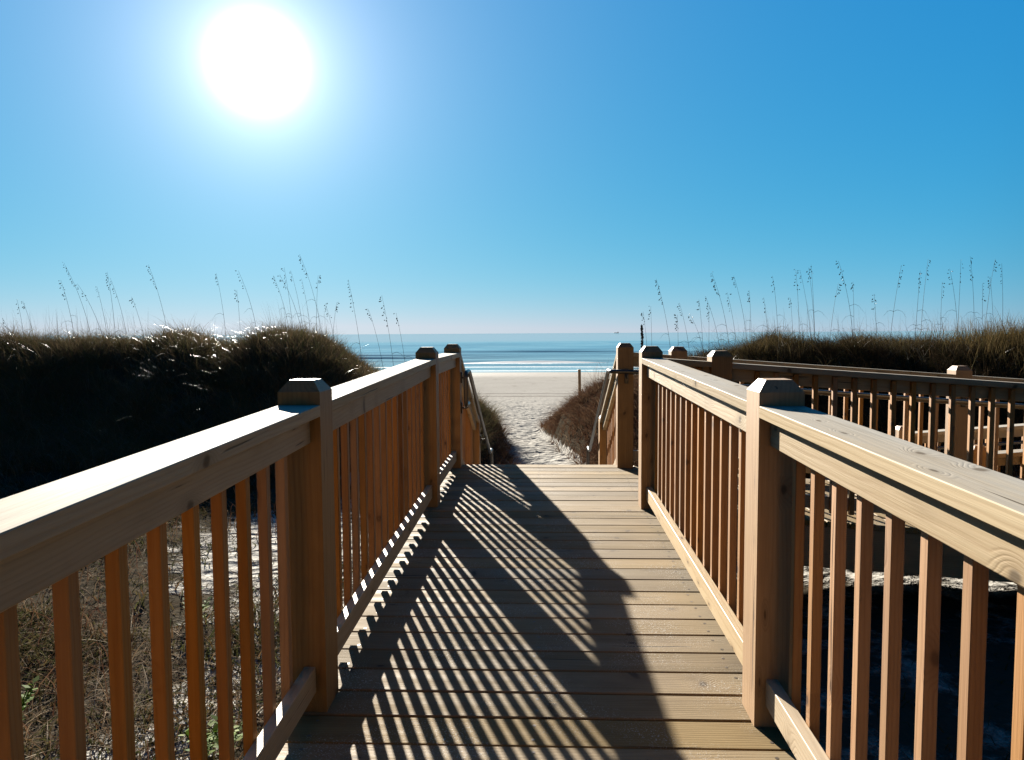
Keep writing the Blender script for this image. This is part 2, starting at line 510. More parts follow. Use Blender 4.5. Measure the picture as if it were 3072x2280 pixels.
def veg_shade_mask(X, Y):
    """where plants and leaf litter cover the sand: dunes, patches on the left; plus unseen ground darkened behind the eye and shade painted at right"""
    base = np.interp(Y, BY, BZ); sh = np.clip(-.09 * (Y - 13.2), -.7, .35)
    D = np.interp(X - sh, DX, DZ); dune = np.maximum(D - base, 0) * sst(Y, 9.3, 13.8) * (1 - sst(Y, 14.8, 21.0))
    m = sst(dune, .03, .25)
    m = np.maximum(m, (1 - sst(Y, .2, 1.6)))  # unseen ground behind the eye, darkened to cut bounced light
    m = np.maximum(m, (1 - sst(np.hypot((X + 4.6) / 2.3, (Y - 4.2) / 3.2), .55, 1.25)) * .85)
    patch = np.exp(-(((X + 2.45) / .95) ** 2 + ((Y - 7.0) / 1.5) ** 2)) + .55 * np.exp(-(((X + 1.75) / .4) ** 2 + ((Y - 4.2) / 1.6) ** 2)) + .45 * np.exp(-(((X + 2.0) / .5) ** 2 + ((Y - 2.4) / .6) ** 2))
    m = np.maximum(m, (.74 - .68 * patch) * (X < -1) * (1 - sst(Y, 8.2, 9.4)))
    m = np.maximum(m, sst(Y, 7.6, 8.8) * (1 - sst(X, -3.4, -2.2)) * (Y < 14))
    m = np.maximum(m, .6 * sst(X, .9, 1.5) * (1 - sst(Y, 5.4, 6.4)))  # paints the shade right of the walk deeper into the ground colour
    return m


ground = grid_mesh('sand_ground', xs, ys, terrain, M_SAND, extra=veg_shade_mask, attr='veg_shade'); tag(ground, kind='structure')
ground['label'] = 'pale trodden sand of the dunes and beach'


# ------------------------------------------------------------------ sea
def sea_z(X, Y):
    z = np.full_like(X, -4.2)
    a = sst(Y, 88, 100) * (1 - sst(Y, 230, 420))
    ph = (vnoise(X * .02, Y * .02, 21) - .5) * 7
    z += a * .20 * np.sin(Y * 2 * np.pi / 9.0 + ph + X * .03) * (0.3 + vnoise(X * .03, Y * .05, 22))
    z += a * .34 * np.sin(Y * 2 * np.pi / 17.0 + ph * .7 - X * .015) * (0.2 + vnoise(X * .02, Y * .03, 23))
    z += a * .07 * np.sin(Y * 2 * np.pi / 4.1 + ph * 1.7 + X * .06)
    # the breaker: a steep low ridge parallel to the shore
    yc = 100 + (vnoise(X * .035, X * 0, 24) - .5) * 5
    d = Y - yc
    hb = .25 + .45 * vnoise(X * .045, X * 0 + 3, 25)
    z += hb * np.where(d > 0, np.exp(-(d / 3.2) ** 2), np.exp(-(d / .9) ** 2))
    # swash
    z += .05 * np.exp(-((Y - 86 - (vnoise(X * .05, X * 0, 26) - .5) * 3) / .5) ** 2)
    return z


def sea_foam(X, Y):
    yc = 100 + (vnoise(X * .035, X * 0, 24) - .5) * 5
    d = Y - yc
    amt = .35 + .75 * sst(vnoise(X * .05, X * 0 + 9, 31), .25, .6)
    f = amt * np.where(d > -.2, np.exp(-((d + .2) / .5) ** 2), np.exp(-((d + .2) / 4.6) ** 2))
    y2 = 89.5 + (vnoise(X * .05, X * 0, 32) - .5) * 4
    f = np.maximum(f, .62 * np.exp(-((Y - y2) / 1.1) ** 2) * (.4 + vnoise(X * .08, X * 0, 33)))
    y3 = 83.0 + (vnoise(X * .06, X * 0, 34) - .5) * 3.0
    f = np.maximum(f, .7 * np.exp(-((Y - y3) / .7) ** 2))
    y4 = 80.5 + (vnoise(X * .05, X * 0, 36) - .5) * 2.0
    f = np.maximum(f, .8 * np.exp(-((Y - y4) / .45) ** 2))
    f = np.maximum(f, .38 * sst(Y, 79, 84) * (1 - sst(Y, 90, 98)) * vnoise(X * .15, Y * .6, 35))
    return f


sxs = span((-40000, -4000, 4000), (-4000, -400, 300), (-400, -90, 10), (-90, 90, .7), (90, 400, 10), (400, 4000, 300), (4000, 40000, 4000))
sys_ = span((77.5, 112, .22), (112, 160, .7), (160, 440, 3), (440, 2000, 120), (2000, 50000, 4000))
sea = grid_mesh('sea_water', sxs, sys_, sea_z, M_SEA, extra=sea_foam); tag(sea, kind='structure')
sea['label'] = 'calm blue sea with one low line of breaking surf'

# ------------------------------------------------------------------ timber structure
W = .14
XL, XR = -.722, .684
S = .0228; ZREF = -1.207; YTOP = 4.95
HS, HC = 1.078, 1.037
LEVEL = ZREF + S * (YTOP - 5)


def zwalk(Y):
    return ZREF + S * (Y - 5) if Y < YTOP else LEVEL


RS = .0735


def zramp(X):                       # the ramp that leaves to the right
    return LEVEL - RS * max(0, X - .76)


def zlow(X):                        # its lower, returning run
    return -2.117 + RS * (X - 4.75)


STAIR_Y = 6.62; STS = .455


def zstair(Y):
    return LEVEL - STS * max(0, Y - STAIR_Y)


def make_post(mb, cx, cy, zb, zt, w=W):
    h = w / 2; i = w * .205; b = .004
    pts = []
    for z, e in ((zb, 0), (zt, 0), (zt + .038, i)):
        k = h - e
        for (sx, sy) in ((-1, -1), (1, -1), (1, 1), (-1, 1)):
            pts.append((cx + sx * k, cy + sy * k, z + Z0))
    Fc = [[3, 2, 1, 0], [8, 9, 10, 11]]
    for L in (0, 1):
        for k in range(4):
            Fc.append([L * 4 + k, L * 4 + (k + 1) % 4, L * 4 + 4 + (k + 1) % 4, L * 4 + 4 + k])
    off = [random.uniform(0, 30), random.uniform(-.03, .03), random.uniform(-.03, .03)]
    G = [(p[2] + off[0], p[0] - cx + off[1], p[1] - cy + off[2]) for p in pts]
    mb.raw(pts, Fc, G, random.random())


def railing(name, label, axis, cin, out, posts, zf, bal, bays, post_w=None, group='timber railings with square balusters', hs=HS, hc=HC):
    """axis: 'x' or 'y' run; cin: inner face coordinate; out: +1/-1 outward; posts: start coords; bal: baluster starts"""
    def P(t, c, z): return (c, t, z + Z0) if axis == 'y' else (t, c, z + Z0)
    t0 = posts[0] + W / 2
    cc = cin + out * .07
    gx, gy = (cc, t0) if axis == 'y' else (t0, cc)
    root = thing(name, (gx, gy, zf(t0) + Z0), label, 'railing', group)
    for t in posts:
        mb = MB(); tc = t + W / 2
        x, y = (cc, tc) if axis == 'y' else (tc, cc)
        make_post(mb, x, y, min(tz(x, y), zf(tc)) - .25, zf(tc) + hs)
        mb.build('post', M_POST, root)
    for (a, b) in bays:
        za, zb = zf(a), zf(b)
        mb = MB(); mb.beam(P(a, cc, za + hc - .019), P(b, cc, zb + hc - .019), W, .038, bev=.002, ext=.002); mb.build('cap_rail', M_CAP, root)
        c1 = cin + out * .054
        mb = MB(); mb.beam(P(a, c1, za + hc - .038 - .0445), P(b, c1, zb + hc - .038 - .0445), .038, .088, bev=.003, ext=.002); mb.build('top_rail', M_RAIL, root)
        mb = MB(); mb.beam(P(a, c1, za + .112), P(b, c1, zb + .112), .038, .089, bev=.002, ext=.002); mb.build('bottom_rail', M_RAIL, root)
    proto = None
    c2 = cin + out * .0875
    slope_first = None
    for t in bal:
        tc = t + .0155
        zb_ = zf(tc)
        lo, hi = zb_ + .045, zb_ + hc - .045
        if proto is None:
            bw, bd = (.029, .031) if axis == 'y' else (.031, .029)
            mb = MB(); mb.beam(P(tc, c2, lo), P(tc, c2, hi), bw, bd, up=(0, 1, 0), bev=.002)
            proto = mb.build('baluster', M_BAL, root); ref = Vector(P(tc, c2, lo))
        else:
            o = proto.copy(); COL.objects.link(o); o.parent = root
            o.location = Vector(P(tc, c2, lo)) - ref
            o.rotation_euler = (0, 0, 0)
    return root


def fill(a, b, start, step=.147):
    out = []; t = start
    while t > a: t -= step
    t += step
    while t + .038 < b:
        out.append(t); t += step
    return out


PL = [-2.93, -.30, 2.332, 4.960, 6.434]; PR = [-2.98, -.35, 2.287, 4.925]


def bays_of(ps): return [(ps[i] + W, ps[i + 1]) for i in range(len(ps) - 1)]


balL = []
for (a, b) in bays_of(PL): balL += fill(a + .03, b - .01, 2.19)
balR = []
for (a, b) in bays_of(PR): balR += fill(a + .01, b - .01, 2.012)
railing('railing', 'long timber railing left of the plank walk, before the dark grassy dune', 'y', XL, -1, PL, zwalk, balL, bays_of(PL))
railing('railing', 'timber railing right of the plank walk with pale sunlit inner faces', 'y', XR, 1, PR, zwalk, balR, bays_of(PR))

# ramp railings
YN, YF = 5.11, 6.453                       # inner faces of the near and far ramp railings
PN = [1.163, 3.63, 6.1, 8.6]; PF = [.684, 1.155, 3.62, 6.09, 8.6]
bn = []
baysN = [(XR + W, PN[0])] + bays_of(PN)
for (a, b) in baysN: bn += fill(a + .04, b - .04, 2.52, .1315)
railing('railing', 'dark backlit railing of the side ramp, nearest behind the right walk railing', 'x', YN, -1, PN, zramp, bn, baysN)
bf = []
for (a, b) in bays_of(PF): bf += fill(a + .04, b - .04, 3.886, .1315)
railing('railing', 'far railing of the side ramp, starting at the top of the stairs on the right', 'x', YF, 1, PF, zramp, bf, bays_of(PF))
# lower run
PLN = [3.95, 6.4, 8.86]
for (c, o, lab) in ((6.86, -1, 'low railing behind the side ramp, nearer one of the lower returning run'),
                    (8.10, 1, 'low railing at the foot of the right dune, outer one of the lower returning run')):
    b_ = []
    for (a, b) in bays_of(PLN): b_ += fill(a + .04, b - .04, 4.02, .1315)
    railing('railing', lab, 'x', c, o, PLN, zlow, b_, bays_of(PLN))
# stair railings
for (c, o, lab, ps) in ((XL, -1, 'sloping railing on the left side of the beach stairs', [8.42]),
                        (XR, 1, 'sloping railing on the right side of the beach stairs', [8.42])):
    a = (6.434 if o < 0 else 6.453) + W
    railing('railing', lab, 'y', c, o, ps, zstair, fill(a + .05, 8.40, 6.70, .147), [(a, 8.42)], group='sloping stair railings', hs=1.06, hc=1.02)


# ---- decks
def deck(name, label, cat, build):
    pass


walk = thing('boardwalk', (0, 2, zwalk(2) + Z0), 'plank boardwalk running straight ahead between two railings to the beach stairs', 'boardwalk')
mb = MB(); pitch = .159; y = 2.476 - 40 * pitch
XA, XB = XL - .152, XR + .152
ymax = 6.622
while y < ymax - .05:
    y1 = min(y + pitch, ymax)
    a, b = y + .0035, y1 - .0035
    yc = (a + b) / 2; g = S if yc < YTOP else 0
    xa = XA + random.uniform(-.004, .004); xb = XB + random.uniform(-.004, .004)
    zt = zwalk(yc) + Z0
    dz = random.uniform(-.0015, .0015)
    n = Vector((0, -g, 1)).normalized()
    yv = Vector((0, 1, g)).normalized()
    c = Vector(((xa + xb) / 2, yc, zt + dz)) - n * .019
    M = [[1, 0, 0, c.x], [0, yv.y, n.y, c.y], [0, yv.z, n.z, c.z], [0, 0, 0, 1]]
    mb.box(xb - xa, b - a, .038, M, .004)
    # screws: two at each joist
    for sx in (XL - .02, -.02, XR + .02):
        for sy in (.035, b - a - .035):
            r = .0062; px = sx + random.uniform(-.012, .012); py = a + sy + random.uniform(-.006, .006)
            pz = zwalk(py) + Z0 + dz + .0006
            mb.raw([(px + r * math.cos(t * math.pi / 4), py + r * math.sin(t * math.pi / 4), pz) for t in range(8)], [list(range(8))], None, .5, 1)
    y += pitch
mb.build('decking', [M_DECK, M_SCREW], walk)
for x in (XA + .02, -.02, XB - .02):
    mb = MB()
    mb.beam((x, -3.9, zwalk(-3.9) + Z0 - .041 - .118), (x, YTOP, zwalk(YTOP) + Z0 - .041 - .118), .038, .235)
    mb.beam((x, YTOP, LEVEL + Z0 - .041 - .118), (x, 6.60, LEVEL + Z0 - .041 - .118), .038, .235)
    mb.build('joist', M_POST, walk)

ramp = thing('ramp', (2, 5.8, zramp(2) + Z0), 'sloping plank ramp turning off to the right behind the right railing', 'ramp')
mb = MB(); x = .84
while x < 8.72:
    a, b = x + .0035, x + pitch - .0035; xc = (a + b) / 2
    zt = zramp(xc) + Z0; n = Vector((RS, 0, 1)).normalized(); xv = Vector((1, 0, -RS)).normalized()
    yc = 5.78; c = Vector((xc, yc, zt)) - n * .019
    M = [[0, -xv.x, n.x, c.x], [1, 0, 0, c.y], [0, -xv.z, n.z, c.z], [0, 0, 0, 1]]
    mb.box(1.64, b - a, .038, M, .004)
    x += pitch
mb.build('decking', M_DECK, ramp)
for yy in (4.985, 5.78, 6.575):
    mb = MB(); mb.beam((.84, yy, zramp(.84) + Z0 - .041 - .143), (8.72, yy, zramp(8.72) + Z0 - .041 - .143), .038, .286); mb.build('joist', M_POST, ramp)

low = thing('ramp', (5, 7.4, zlow(5) + Z0), 'lower plank ramp returning below the dune, half hidden by railings', 'ramp')
mb = MB(); x = 3.6
while x < 8.8:
    a, b = x + .0035, x + pitch - .0035; xc = (a + b) / 2
    zt = zlow(xc) + Z0; n = Vector((-RS, 0, 1)).normalized(); xv = Vector((1, 0, RS)).normalized()
    c = Vector((xc, 7.48, zt)) - n * .019
    M = [[0, -xv.x, n.x, c.x], [1, 0, 0, c.y], [0, -xv.z, n.z, c.z], [0, 0, 0, 1]]
    mb.box(1.54, b - a, .038, M, .004)
    x += pitch
mb.build('decking', M_DECK, low)
mb = MB(); mb.beam((3.6, 6.74, zlow(3.6) + Z0 - .13), (8.8, 6.74, zlow(8.8) + Z0 - .13), .038, .18); mb.build('joist', M_POST, low)
land = thing('landing', (9.5, 6.6, -1.80 + Z0), 'flat plank landing joining the two ramp runs at far right', 'landing')
mb = MB(); x = 8.80
while x < 10.3:
    mb.box(3.3, pitch - .007, .038, [[0, -1, 0, x + pitch / 2], [1, 0, 0, 6.6], [0, 0, 1, -1.82 + Z0], [0, 0, 0, 1]], .004); x += pitch
mb.build('decking', M_DECK, land)

stairs = thing('staircase', (0, 6.7, LEVEL + Z0), 'plank stairs going down from the end of the boardwalk to the sand path', 'stairs')
for k in range(1, 6):
    mb = MB(); yc = STAIR_Y + .385 * (k - .5) + .01; zt = LEVEL - .175 * k + Z0
    for d in (-.097, .097):
        mb.box(XR - XL + .02, .185, .038, [[1, 0, 0, (XL + XR) / 2], [0, 1, 0, yc + d], [0, 0, 1, zt - .019], [0, 0, 0, 1]], .004)
    mb.build('tread', M_DECK, stairs)
for x in (XL + .03, XR - .03):
    mb = MB(); mb.beam((x, STAIR_Y + .03, LEVEL - .33 + Z0), (x, 8.6, LEVEL - .33 - STS * 1.95 + Z0), .038, .24); mb.build('stringer', M_POST, stairs)

# ---- pipe handrails
PR_ = .019
hz = LEVEL + .868


def Zs(y): return hz - STS * max(0, y - STAIR_Y)


hl = thing('handrail', (-.655, 6.4, hz + Z0), 'dark metal pipe handrail on the left of the beach stairs', 'handrail', 'pipe handrails')
x = -.655
mb = MB(); tube(mb, smooth_path([(x, 6.52, hz - .29 + Z0), (x, 6.30, hz - .29 + Z0), (x, 6.30, hz + Z0), (x, 6.60, hz + Z0), (x, 9.25, Zs(9.25) + Z0), (x, 9.55, Zs(9.25) + Z0), (x, 9.55, tz(x, 9.55) - .1 + Z0)], .05), PR_); mb.build('pipe', M_METAL, hl, True)
for (yb, zb) in ((6.50, hz - .055), (6.50, hz - .33), (8.49, Zs(8.49) - .06)):
    mb = MB(); mb.box(.012, .035, .10, [[1, 0, 0, XL + .008], [0, 1, 0, yb], [0, 0, 1, zb + Z0], [0, 0, 0, 1]], .002)
    tube(mb, smooth_path([(XL + .01, yb, zb + Z0), (x + .0, yb, zb + Z0), (x, yb, zb + .05 + Z0)], .03), .008, 8)
    mb.build('bracket', M_METAL, hl, True)
x = .618; yh = 6.385
hr = thing('handrail', (x, 6.4, hz + Z0), 'dark metal pipe handrail from the right of the stairs round the ramp corner', 'handrail', 'pipe handrails')
pts = [(x, 9.45, tz(x, 9.45) - .1 + Z0), (x, 9.45, Zs(9.15) + Z0), (x, 9.15, Zs(9.15) + Z0), (x, 6.62, hz + Z0), (x, yh, hz + Z0), (.76, yh, hz + Z0), (8.6, yh, zramp(8.6) + .868 + Z0)]
mb = MB(); tube(mb, smooth_path(pts, .05), PR_); mb.build('pipe', M_METAL, hr, True)
for xb in (.76, 3.69, 6.16):
    zb = zramp(xb) + .868 - .06
    mb = MB(); mb.box(.035, .012, .10, [[1, 0, 0, xb], [0, 1, 0, YF - .008], [0, 0, 1, zb + Z0], [0, 0, 0, 1]], .002)
    tube(mb, smooth_path([(xb, YF - .01, zb + Z0), (xb, yh, zb + Z0), (xb, yh, zb + .05 + Z0)], .03), .008, 8); mb.build('bracket', M_METAL, hr, True)
hn = thing('handrail', (1.2, 5.19, zramp(1.2) + .868 + Z0), 'dark pipe handrail behind the balusters of the near ramp railing', 'handrail', 'pipe handrails')
yh = 5.185
pts = [(1.23, yh, zramp(1.23) + .868 - .25 + Z0), (.95, yh, zramp(.95) + .868 - .25 + Z0), (.95, yh, zramp(.95) + .868 + Z0), (8.6, yh, zramp(8.6) + .868 + Z0)]
mb = MB(); tube(mb, smooth_path(pts, .05), PR_); mb.build('pipe', M_METAL, hn, True)
for xb in (1.23, 3.70, 6.17):
    zb = zramp(xb) + .868 - .06
    mb = MB(); mb.box(.035, .012, .10, [[1, 0, 0, xb], [0, 1, 0, YN + .008], [0, 0, 1, zb + Z0], [0, 0, 0, 1]], .002)
    tube(mb, smooth_path([(xb, YN + .01, zb + Z0), (xb, yh, zb + Z0), (xb, yh, zb + .05 + Z0)], .03), .008, 8); mb.build('bracket', M_METAL, hn, True)
hw = thing('handrail', (4.0, 8.03, zlow(4) + .868 + Z0), 'pipe handrail along the outer railing of the lower ramp', 'handrail', 'pipe handrails')
mb = MB(); tube(mb, [(4.0, 8.03, zlow(4) + .868 + Z0), (8.8, 8.03, zlow(8.8) + .868 + Z0)], PR_); mb.build('pipe', M_METAL, hw, True)

# ---- stake on the beach
def stake():
    Y = 24.0; X, zt = at_depth(1738, 1108, Y); zb = tz(X, Y)
    root = MB(); root.beam((X + .03, Y, zb - .4 + Z0), (X, Y, zt + Z0), .095, .095, up=(0, 1, 0), bev=.006)
    o = root.build('wooden_stake', M_POST, None, loc=(X + .03, Y, zb + Z0))
    tag(o, 'single brown wooden stake standing upright at the edge of the beach', 'stake')


stake()


# ------------------------------------------------------------------ vegetation
def ribbons(name, base, h, lean, az, width, droop, mt, nseg=4, curl=None, parent=None, rnd=None):
    """base (n,3); blades that rise h and lean sideways; returns object"""
    n = len(base); T = np.linspace(0, 1, nseg + 1)
    d = np.stack([np.cos(az), np.sin(az), np.zeros(n)], 1)
    s = np.stack([-np.sin(az + (curl if curl is not None else 0)), np.cos(az + (curl if curl is not None else 0)), np.zeros(n)], 1)
    V = np.empty((n, nseg + 1, 2, 3))
    for k, t in enumerate(T):
        p = base + d * (lean * t ** 1.6)[:, None]
        p[:, 2] += h * (t - droop * t ** 2.6)
        wv = width * (1 - .92 * t ** 1.5) * .5
        V[:, k, 0] = p - s * wv[:, None]; V[:, k, 1] = p + s * wv[:, None]
    V[..., 2] += Z0
    m = (nseg + 1) * 2
    i = np.arange(n)[:, None] * m + np.arange(nseg)[None, :] * 2
    Q = np.stack([i, i + 1, i + 3, i + 2], -1).reshape(-1, 4)
    me = bpy.data.meshes.new(name); V = V.reshape(-1, 3)
    me.vertices.add(len(V)); me.vertices.foreach_set('co', V.astype(np.float32).ravel())
    me.loops.add(Q.size); me.loops.foreach_set('vertex_index', Q.astype(np.int32).ravel())
    me.polygons.add(len(Q)); me.polygons.foreach_set('loop_start', np.arange(0, Q.size, 4, dtype=np.int32))
    me.update(calc_edges=True)
    me.polygons.foreach_set('use_smooth', np.full(len(Q), True))
    r = np.repeat(RNG.random(n) if rnd is None else rnd, m)
    a = me.attributes.new('rnd', 'FLOAT', 'POINT'); a.data.foreach_set('value', r.astype(np.float32))
    me.materials.append(mt)
    o = bpy.data.objects.new(name, me); COL.objects.link(o)
    return o


def scatter(n, x0, x1, y0, y1, keep):
    X = RNG.uniform(x0, x1, n); Y = RNG.uniform(y0, y1, n)
    k = RNG.random(n) < keep(X, Y)
    X, Y = X[k], Y[k]
    return np.stack([X, Y, terrain(X, Y) - .01], 1)


def clump(X, Y, s=1.3, seed=40):
    return sst(vnoise(X * s, Y * s, seed), .2, .65)


def pathdist(X, Y):
    sh = np.clip(-.09 * (Y - 13.2), -.7, .35)
    return np.maximum(-(X - sh) - .5, (X - sh) - .5)      # >0 outside the path


def dune_grass(x0, x1, n, per, name, label, seed, hmin, hmax, y0=9.6, y1=16.6, mt=None, keep=None, rad=.16, lean=(.1, .95), wid=(.004, .011)):
    """tussocks: each a fan of long blades"""
    C = scatter(n, x0, x1, y0, y1, keep or (lambda X, Y: sst(Y, 9.4, 10.2) * (terrain(X, Y) > np.interp(Y, BY, BZ) + .14)))
    m = len(C); cnt = RNG.integers(int(per * .5), int(per * 1.5), m); ci = np.repeat(np.arange(m), cnt); k = len(ci)
    size = RNG.uniform(.65, 1.25, m) * (.75 + .6 * vnoise(C[:, 0] * .7, C[:, 1] * .7, seed))
    a0 = RNG.uniform(0, 2 * np.pi, k); rr = np.sqrt(RNG.random(k)) * rad * size[ci]
    X = C[ci, 0] + np.cos(a0) * rr; Y = C[ci, 1] + np.sin(a0) * rr
    B = np.stack([X, Y, terrain(X, Y) - .02], 1)
    h = RNG.uniform(hmin, hmax, k) * size[ci]
    az = a0 + RNG.normal(0, .5, k); wind = RNG.normal(math.radians(190), .5, k)
    az = np.where(RNG.random(k) < .3, wind, az)
    lean = h * RNG.uniform(*lean, k)
    r = np.clip(RNG.random(m)[ci] * .75 + RNG.random(k) * .4 - .08, 0, 1)
    o = ribbons(name, B, h, lean, az, RNG.uniform(*wid, k), RNG.uniform(.15, 1.0, k), mt or M_GRASS, 5, RNG.uniform(-1.2, 1.2, k), rnd=r)
    tag(o, label, kind='stuff')


dune_grass(-14, -1.0, 3600, 85, 'dune_grass', 'dark tangled grass covering the left dune', 50, .30, .56)
dune_grass(2.2, 15, 2600, 80, 'dune_grass', 'brown and shade-darkened grass covering the right dune', 60, .26, .52, mt=M_GRASS_SHADE)


def stray_grass(x0, x1, n, label):
    B = scatter(n, x0, x1, 9.4, 14.8, lambda X, Y: .4 + .6 * sst(vnoise(X * 1.2, Y * .8, 66), .45, .7)); k = len(B)
    h = RNG.uniform(.45, 1.0, k); az = np.where(RNG.random(k) < .6, RNG.normal(math.radians(200), .8, k), RNG.uniform(0, 6.28, k))
    o = ribbons('long_grass', B, h, h * RNG.uniform(.3, 1.2, k), az, RNG.uniform(.003, .007, k), RNG.uniform(.3, 1.2, k), M_LONG, 7, RNG.uniform(-1.3, 1.3, k))
    tag(o, label, kind='stuff')


stray_grass(-13, -2.2, 8000, 'long glinting grass blades arching over the left dune face')
stray_grass(3, 14, 5000, 'long pale grass blades arching over the right dune face')


mk = lambda X, Y: sst(pathdist(X, Y), -.03, .2) * (.4 + .6 * vnoise(X * 2, Y * 2, 71))
dune_grass(.1, 3.2, 2200, 34, 'mound_grass', 'reddish dry grass matted over the bank right of the sand path', 70, .10, .34, 10.4, 19.5, M_STRAW, mk, .12, (.3, 1.7), (.006, .016))
dune_grass(-4.0, -.1, 2000, 34, 'mound_grass', 'dry grass tufts on the bank left of the sand path', 75, .10, .34, 10.2, 19, M_STRAW, mk, .12, (.3, 1.7), (.006, .016))
dune_grass(.5, 3.0, 260, 8, 'pale_grass', 'pale dead blades lying on the bank right of the sand path', 77, .15, .4, 10.6, 18, M_TWIG, mk, .1, (.6, 2.0), (.006, .014))

# fine dry tops along the ridges
for (x0, x1, nm, sd) in ((-14, -3.6, 'ridge_grass', 80), (3.0, 15, 'ridge_grass', 85)):
    B = scatter(14000, x0, x1, 13.2, 16.6, lambda X, Y: sst(vnoise(X * .9, Y * .5, sd), .35, .7))
    k = len(B); h = RNG.uniform(.2, .75, k) ** 1.1
    o = ribbons(nm, B, h, h * RNG.uniform(.2, .9, k), np.where(RNG.random(k) < .6, RNG.normal(math.pi, .7, k), RNG.uniform(0, 6.28, k)), RNG.uniform(.003, .006, k), RNG.uniform(.2, .9, k), M_GRASS, 6, RNG.uniform(-1, 1, k))
    tag(o, 'fine pale grass blades along the crest of the %s dune' % ('left' if x0 < 0 else 'right'), kind='stuff')


def clump_grass(xc, yc, rx, ry, n, hmin, hmax, label, mt):
    X = RNG.normal(xc, rx, n); Y = RNG.normal(yc, ry, n); B = np.stack([X, Y, terrain(X, Y) - .02], 1)
    h = RNG.uniform(hmin, hmax, n)
    o = ribbons('tall_grass', B, h, h * RNG.uniform(.05, .4, n), RNG.uniform(0, 6.28, n), RNG.uniform(.005, .012, n), RNG.uniform(.05, .5, n), mt, 6, RNG.uniform(-1, 1, n))
    tag(o, label, kind='stuff')


clump_grass(8.6, 13.7, .55, .5, 2600, .45, .95, 'tall bushy grass clump standing highest on the right dune', M_GOLD)
clump_grass(9.6, 12.4, .9, .5, 1500, .5, 1.25, 'upright leafy stalks on the face of the right dune near the photo edge', M_GOLD)
clump_grass(4.6, 14.0, .35, .4, 1100, .3, .6, 'small bushy grass clump near the low end of the right dune', M_GOLD)
clump_grass(-4.6, 14.2, .4, .4, 1500, .3, .62, 'bushy grass clump near the right end of the left dune', M_GRASS)
clump_grass(-7.2, 14.0, .3, .4, 900, .3, .6, 'bushy grass clump on the middle of the left dune crest', M_GRASS)

for (x0, x1, sd_) in ((-13, -4.2, 'left'), (3.4, 14.5, 'right')):
    B = scatter(700, x0, x1, 13.4, 15.6, lambda X, Y: sst(vnoise(X * 1.3, Y * .4, 97), .35, .7)); k = len(B)
    h = RNG.uniform(.45, 1.05, k)
    o = ribbons('crest_stems', B, h, h * RNG.uniform(.02, .3, k), RNG.normal(math.pi, .9, k), RNG.uniform(.004, .007, k), RNG.uniform(0, .12, k), M_STALK, 5, RNG.uniform(-.6, .6, k))
    tag(o, 'many fine upright stems along the crest of the %s dune' % sd_, kind='stuff')

ck = lambda X, Y: .2 + .8 * (vnoise(X * .7, Y * .7, 55) > .5)
dune_grass(-13, -4.0, 46, 210, 'shaggy_grass', 'shaggy grass clumps breaking the crest of the left dune', 56, .34, .66, 13.2, 15.4, M_GRASS, ck, .24, (.15, .9), (.004, .010))
dune_grass(3.4, 14, 46, 190, 'shaggy_grass', 'shaggy golden grass clumps breaking the crest of the right dune', 57, .30, .58, 13.2, 15.4, M_GOLD, ck, .24, (.15, .9), (.004, .010))

# ---- ground litter on the left, seen through the balusters
def litter():
    keep = lambda X, Y: (.3 + .7 * sst(vnoise(X * .9 + 2, Y * .55, 90), .25, .6)) * (1 - .93 * np.exp(-(((X + 2.35) / .75) ** 2 + ((Y - 7.0) / 1.5) ** 2)))
    B = scatter(42000, -7.5, -.9, .6, 9.6, keep); k = len(B)
    L = RNG.uniform(.08, .5, k)
    o = ribbons('dead_twigs', B, RNG.uniform(.01, .16, k), L, RNG.uniform(0, 6.28, k), RNG.uniform(.003, .009, k), RNG.uniform(.2, 1.1, k), M_TWIG, 4, RNG.uniform(-1.5, 1.5, k))
    tag(o, 'tangle of pale dead twigs on the sand left of the boardwalk', kind='stuff')
    B = scatter(9000, -7.5, -1.05, .6, 9.6, lambda X, Y: sst(vnoise(X * 1.6 + 5, Y * 1.2, 96), .42, .7) * keep(X, Y)); k = len(B)
    h = RNG.uniform(.12, .48, k)
    o = ribbons('dry_brush', B, h, h * RNG.uniform(.2, 1.1, k), RNG.uniform(0, 6.28, k), RNG.uniform(.003, .008, k), RNG.uniform(.1, .8, k), M_STRAW, 5, RNG.uniform(-1.5, 1.5, k))
    tag(o, 'dry brown brush standing in patches left of the boardwalk', kind='stuff')
    B = scatter(95000, -7.5, -.9, .6, 9.8, lambda X, Y: keep(X, Y) * (.25 + .75 * sst(vnoise(X * 1.7, Y * 1.7, 91), .3, .6))); k = len(B)
    h = RNG.uniform(.04, .17, k) * (.6 + 1.3 * vnoise(B[:, 0] * 1.1, B[:, 1] * 1.1, 92) ** 2)
    o = ribbons('ground_cover', B, h, h * RNG.uniform(.3, 1.4, k), RNG.uniform(0, 6.28, k), RNG.uniform(.006, .016, k), RNG.uniform(.1, .9, k), M_COVER, 3, RNG.uniform(-1.5, 1.5, k))
    tag(o, 'low dark creeping plants over the sand left of the boardwalk', kind='stuff')
    B = scatter(14000, .9, 9, .3, 9.5, lambda X, Y: .6 * sst(vnoise(X * .9, Y * .7, 93), .35, .65)); k = len(B)
    h = RNG.uniform(.03, .16, k)
    o = ribbons('ground_cover', B, h, h * RNG.uniform(.3, 1.8, k), RNG.uniform(0, 6.28, k), RNG.uniform(.005, .012, k), RNG.uniform(.1, .9, k), M_COVER, 3, RNG.uniform(-1.5, 1.5, k))
    tag(o, 'sparse low plants on the shaded sand under the ramp', kind='stuff')


litter()

